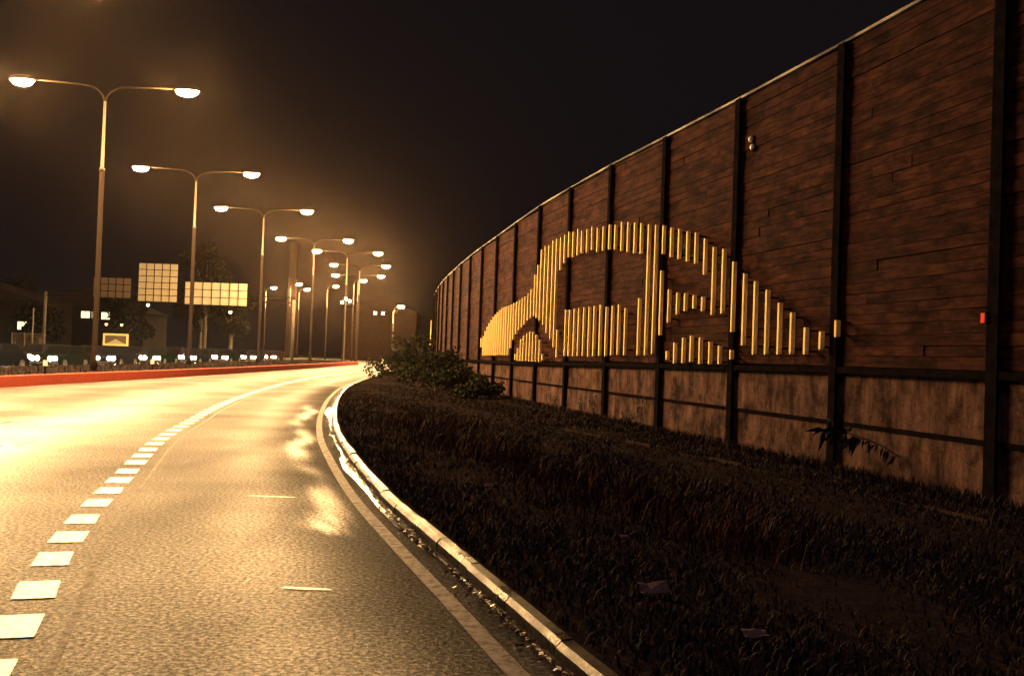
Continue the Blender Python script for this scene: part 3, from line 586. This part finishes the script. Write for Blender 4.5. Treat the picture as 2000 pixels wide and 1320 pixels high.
def tree(p, hgt, wid, label, nl=2600, name='tree'):
    r = tag(empty(name, p), label, 'tree', 'dark trees behind the far carriageway'); tk = MB()
    tk.tube([(0, 0, 0), (.1, 0, hgt*.25), (-.1, .1, hgt*.5), (.05, 0, hgt*.85)], [.3, .22, .15, .04], 8)
    cs = []
    for i in range(9):
        a = i*2.4+random.random(); q = random.uniform(.35, 1); z = hgt*random.uniform(.38, .86); x, y = math.cos(a)*wid*q*.6, math.sin(a)*wid*q*.6
        tk.tube([(0, 0, z*.55), (x*.5, y*.5, z*.85), (x, y, z)], [.1, .06, .02], 5); s_ = random.uniform(.3, .48)*wid
        cs.append((x, y, z, s_, s_, s_*.8))
    cs.append((0, 0, hgt*.85, wid*.35, wid*.35, hgt*.15))
    tk.build('trunk', BARK, r); leaves('crown', cs, nl, .34, TREELEAF, r); return r
for p, hh, ww, lb in (((-72, 140, 0), 11, 4.5, 'dark tree at the far left behind the one-windowed house'), ((-49.5, 128, 0), 8.5, 4, 'low dark tree behind the dull brown sign'), ((-44.5, 142, 0), 12, 5, 'broad dark tree behind the tall bright sign'),
                      ((-40.5, 131, 0), 15.5, 4.6, 'tallest dark tree, rising behind the wide bright sign'), ((-36.2, 128, 0), 9.5, 3.2, 'rounded dark tree at the right end of the row, before the glow'), ((-56, 118, 0), 6, 3.5, 'small dark tree behind the yellow-framed board')):
    tree(p, hh, ww, lb)
def shrub(p, w_, h_, label, nl=1500, sz=.09):
    r = tag(empty('shrub', p), label, 'shrub', 'shrubs on the verge by the noise barrier'); st = MB(); cs = []
    for i in range(9):
        a = i*2.4; q = random.uniform(.2, 1); x, y, z = math.cos(a)*w_*.5*q, math.sin(a)*w_*.4*q, h_*random.uniform(.35, .85)*(1.15-.5*q)
        st.tube([(0, 0, -.05), (x*.4, y*.4, z*.5), (x, y, z)], [.03, .02, .008], 5); s_ = random.uniform(.16, .28)*w_; cs.append((x, y, z, s_, s_, min(s_, h_*.28)))
        st.tube([(x, y, z), (x*1.3, y*1.3, min(z+h_*.3, h_*1.1))], [.008, .003], 4); cs.append((x*1.25, y*1.25, min(z+h_*.25, h_), .08*w_, .08*w_, h_*.12))
    st.build('stems', BARK, r); leaves('foliage', cs, nl, sz, LEAF, r, .1); return r
shrub((-6.0, 53, .08), 3.0, 2.0, 'farthest shrub, spilling over the kerb where the barrier ends', 2600)
shrub((-4.3, 46, .08), 3.2, 2.3, 'tallest dark shrub on the verge, covering the far end of the barrier', 3200)
shrub((-3.1, 41.5, .08), 2.6, 1.6, 'dark shrub below the front of the slat car, second tallest', 2600)
shrub((-2.1, 38.4, .08), 2.0, 1.15, 'middle-sized shrub below the car\'s front bumper, between two larger and smaller ones', 2000)
shrub((-1.2, 35.6, .08), 1.7, .7, 'lowest shrub of the row, nearest the camera, below the front wheel of the slat car', 1800)
# ivy hanging on the concrete base
def ivy(s, z, w_, h_, label):
    r = tag(empty('ivy_patch', tuple(wall(s, .06, z))), label, 'ivy', 'ivy patches on the concrete base'); f_, n_ = wdir(s); m_ = MB(); st = MB()
    for i in range(26):
        a = random.gauss(0, .35)*w_; zz = random.gauss(0, .35)*h_; c = f_*a+n_*random.uniform(.005, .06)+Vector((0, 0, zz)); q = random.uniform(.03, .065); th = random.uniform(0, 6.28)
        u = f_*math.cos(th)+Vector((0, 0, math.sin(th))); v_ = (f_*-math.sin(th)+Vector((0, 0, math.cos(th))))+n_*.3
        m_.add([c-u*q, c+v_*q*.7, c+u*q*1.1, c-v_*q*.7], [(0, 1, 2, 3)])
    for i in range(4):
        a = random.uniform(-.4, .4)*w_; st.tube([(f_*a*.3+n_*.01+Vector((0, 0, -z+.05)))[:], (f_*a*.7+n_*.012+Vector((0, 0, -h_*.4)))[:], (f_*a+n_*.012+Vector((0, 0, h_*.3)))[:]], .006, 4)
    m_.build('leaves', LEAF, r); st.build('stems', BARK, r)
for s_, z_, w_, h_, lb in ((12.1, .45, .5, .45, 'ivy patch low on the concrete left of the rear wheel slats'), (12.9, .25, .6, .3, 'small ivy clump at the foot of the concrete below the door slats'), (15.6, .5, .4, .5, 'ivy tuft on the concrete below the middle of the slat car'),
                           (16.6, .4, .5, .4, 'ivy cluster near a post below the door slats'), (19.3, .3, .7, .4, 'ivy clump on the concrete below the front door edge'), (24.5, .7, .8, .6, 'ivy growing over the concrete below the slat car\'s front wheel')):
    ivy(s_, z_, w_, h_, lb)
# arching weed before the wall
wd = tag(empty('arching_weed', (6.0, 13.75, .08)), 'arching dead weed stem with drooping leaves against the concrete base at right', 'weed')
pt = [Vector(p)-Vector((6.0, 13.75, .08)) for p in [(6.02, 13.9, .05), (5.84, 13.95, .17), (5.6, 14.0, .36), (5.3, 14.05, .56), (5.08, 14.1, .65), (4.86, 14.1, .72), (4.62, 14.1, .76), (4.4, 14.1, .74)]]
MB().tube([p[:] for p in pt], [.014, .013, .012, .011, .01, .008, .006, .003], 6).build('stem', BARK, wd, True)
for i in range(58):
    t = random.uniform(.4, 6.95) if i < 34 else random.uniform(4.2, 6.95); k = int(t); p = pt[k].lerp(pt[k+1], t-k); ln = random.uniform(.12, .26)*(1.3 if t > 4.5 else .95); d = Vector((random.uniform(-.9, .1), random.uniform(-.3, .3), random.uniform(-1, -.25) if t < 5 else random.uniform(-.5, .25))).normalized()
    sd_ = d.cross(Vector((.2, 1, .3))).normalized()*ln*.1; m1 = p+d*ln*.5+Vector((0, 0, .02)); e = p+d*ln
    MB().add([p[:], (m1+sd_)[:], e[:], (m1-sd_)[:], (m1+Vector((0, .012, 0)))[:]], [(0, 4, 1), (1, 4, 2), (2, 4, 3), (3, 4, 0)]).build('leaf', LEAF, wd)
# grass: uncountable, one object
def blades(n_, hmin, hmax, M_, nm, pick):
    P = np.array([pick() for _ in range(n_)]); hgt = rng.uniform(hmin, hmax, n_); a = rng.uniform(0, 6.283, n_); d = np.stack([np.cos(a), np.sin(a)], 1)
    wv = np.stack([-d[:, 1], d[:, 0]], 1)*rng.uniform(.004, .009, n_)[:, None]*(1+.03*P[:, 1:2]); ln = (hgt*rng.uniform(.2, .9, n_))[:, None]; v = np.zeros((n_, 5, 3))
    v[:, 0, :2] = P[:, :2]-wv; v[:, 1, :2] = P[:, :2]+wv; v[:, :2, 2] = P[:, 2:3]
    v[:, 2, :2] = P[:, :2]+wv*.7+d*ln*.35; v[:, 3, :2] = P[:, :2]-wv*.7+d*ln*.35; v[:, 2:4, 2] = P[:, 2:3]+hgt[:, None]*.65
    v[:, 4, :2] = P[:, :2]+d*ln; v[:, 4, 2] = P[:, 2]+hgt
    idx = np.arange(n_)[:, None]*5; f = np.concatenate([idx+np.array([[0, 1, 2]]), idx+np.array([[0, 2, 3]]), idx+np.array([[3, 2, 4]])], 0)
    return link(bpy.data.objects.new(nm, np_mesh(nm, v.reshape(-1, 3), f, M_)))
def pick_verge():
    while True:
        y = 3.2+44*random.random()**2.0; x0, x1 = verge_x(y); x = random.uniform(x0+.04, x1-.12)
        c = math.sin(x*2.1+y*.9)+math.sin(x*.7-y*1.7+2)+math.sin(y*.55+x*3.1)
        if random.random() < .62+.2*c: return (x, y, .075)
tag(blades(120000, .02, .1, GRASS, 'verge_grass', pick_verge), 'rough dark grass covering the verge below the noise barrier', 'grass', kind='stuff')
def pick_foot():
    s_ = random.uniform(-6, 34); p = wall(s_, random.uniform(.08, .55)**1.0, .06); return (p.x, p.y, .06)
tag(blades(9000, .05, .2, GRASS, 'wall_foot_grass', pick_foot), 'taller dark grass along the foot of the concrete base', 'grass', kind='stuff')
def pick_med():
    k = random.randrange(60, len(MED_F)-2); p = MED_F[k]+normals_med[k]*random.uniform(.25, 6.0); return (p[0], p[1], .36)
normals_med = normals(MED_F)
tag(blades(9000, .05, .2, GRASS, 'median_grass', pick_med), 'dark low growth covering the top of the median', 'grass', kind='stuff')
spots = [(-1.0, 17.0, .9), (-.2, 15.3, .7), (.6, 12.6, .8), (1.2, 10.6, .9), (-1.8, 21, 1.1), (2.0, 8.6, .6)]
def pick_dry():
    x, y, r_ = random.choice(spots); return (x+random.gauss(0, r_*.5), y+random.gauss(0, r_*.8), .07)
tag(blades(2600, .12, .38, DRYWEED, 'dry_weeds', pick_dry), 'reddish dry weeds scattered in the middle of the verge', 'weeds', kind='stuff')
# low edging along the path at the foot of the wall
PE = curve([(5.9, 7.4), (5.08, 9.93), (4.68, 11.24), (4.15, 13.26), (3.3, 15.74), (2.41, 18.28), (1.45, 20.77), (.6, 23.2)], .1); PL = np.arange(len(PE))*.1
ed = tag(empty('path_edging', (5, 10, 0)), 'thin broken line of concrete edging stones in the grass before the noise barrier', 'edging'); s = 0
while s < PL[-1]-1:
    if random.random() > .1:
        a = at(PE, PL, s+.02)-Vector((5, 10, 0)); b = at(PE, PL, s+.97)-Vector((5, 10, 0)); t = (b-a).normalized(); nl = Vector((-t.y, t.x, 0))
        MB().obox((a+b)/2+Vector((0, 0, .095+random.uniform(-.04, .02))), (b-a)/2, nl*.016, (0, 0, .045)).build('edging_stone', EDGE, ed)
    s += 1.0
# leaves and grit washed into the gutter: uncountable
gm = []
EL = np.concatenate([[0], np.cumsum(np.linalg.norm(np.diff(EC, axis=0), axis=1))]); EN = normals(EC)
gv = []; nG = 5200
for i in range(nG):
    y = 3.4+40*random.random()**2; k = int(np.interp(y, EC[:, 1], np.arange(len(EC)))); p = EC[k]+(EC[min(k+1, len(EC)-1)]-EC[k])*random.random(); o = .135+abs(random.gauss(0, .045))
    if math.sin(y*2.3)+math.sin(y*5.1+1) < random.uniform(-1.6, 1.2): continue
    q = p+EN[k]*o; sz = random.uniform(.01, .024); th = random.uniform(0, 6.28); tl = random.uniform(-.6, .6); z = .014+random.uniform(0, .02)
    u = np.array([math.cos(th), math.sin(th), tl*.5])*sz; v_ = np.array([-math.sin(th), math.cos(th), tl])*sz*.6; c = np.array([q[0], q[1], z])
    gv += [c-u, c+v_, c+u, c-v_]
gv = np.array(gv); me = np_mesh('gutter_litter', gv, np.arange(len(gv)).reshape(-1, 4), DEADLEAF)
tag(link(bpy.data.objects.new('gutter_litter', me)), 'wet leaves and grit lying in the gutter along the kerb', 'leaves', kind='stuff')
# scraps
for p, sz, lb in (((.98, 6.5, .17), .1, 'crumpled paper scrap in the dark grass nearest the kerb bottom'), ((1.39, 5.5, .17), .07, 'thin paper strip low in the dark grass at bottom right'), ((-.2, 11.39, .17), .05, 'tiny pale scrap in the grass beside the kerb'), ((1.0, 8.38, .17), .04, 'small pale scrap in the middle of the verge')):
    r = MB(); k = 3
    vs = [(sz*(i/k-.5)*2, sz*(j/k-.5)*1.1, random.uniform(0, .35)*sz) for j in range(k+1) for i in range(k+1)]
    o = r.add(vs, [(j*(k+1)+i, j*(k+1)+i+1, (j+1)*(k+1)+i+1, (j+1)*(k+1)+i) for j in range(k) for i in range(k)]).build('paper_scrap', PAPER)
    o.location = p; o.rotation_euler = (random.uniform(.2, .6), 0, random.uniform(-.5, .5)); md = o.modifiers.new('thick', 'SOLIDIFY'); md.thickness = .003
    tag(o, lb, 'paper')
# small fittings on the barrier
f_, n_ = wdir(.1); r = tag(empty('red_reflector', tuple(wall(.12, .16, 2.32))), 'small red reflector on the nearest dark steel post at the right edge', 'reflector')
MB().obox((0, 0, 0), f_*.045, n_*.012, (0, 0, .07)).build('housing', STEEL, r); MB().obox(n_*.018, f_*.037, n_*.008, (0, 0, .06)).build('lens', REFR, r)
r = tag(empty('pale_knob_pair', tuple(wall(6.75, .06, 5.8))), 'two small pale round knobs high on the timber, right of a post', 'fitting'); f_, n_ = wdir(6.75)
MB().obox((0, 0, 0), f_*.06, n_*.015, (0, 0, .14)).build('base_plate', STEEL, r)  # dark plate carrying two small pale knobs
for a, z in ((.03, .08), (-.04, -.08)):
    b_ = MB(); b_.bowl(tuple(n_*.04+f_*a+Vector((0, 0, z))), .045, .045, .06, True).bowl(tuple(n_*.04+f_*a+Vector((0, 0, z))), .045, .045, .06, False).build('knob', REFW, r, True)

# ------------------------------------------------------------------ night haze
HZ = bpy.data.materials.new('night_haze'); HZ.use_nodes = True; nt = HZ.node_tree; nt.nodes.clear()
o_ = nt.nodes.new('ShaderNodeOutputMaterial'); pv = nt.nodes.new('ShaderNodeVolumePrincipled'); pv.inputs['Density'].default_value = HAZE_D; pv.inputs['Color'].default_value = (.92, .7, .52, 1); pv.inputs['Anisotropy'].default_value = .94
nt.links.new(pv.outputs[0], o_.inputs['Volume'])
tag(MB().box(-400, 400, -110, 580, -1.3, 32).build('haze', HZ), 'thin lamp-lit night haze over the road', 'haze', kind='stuff')
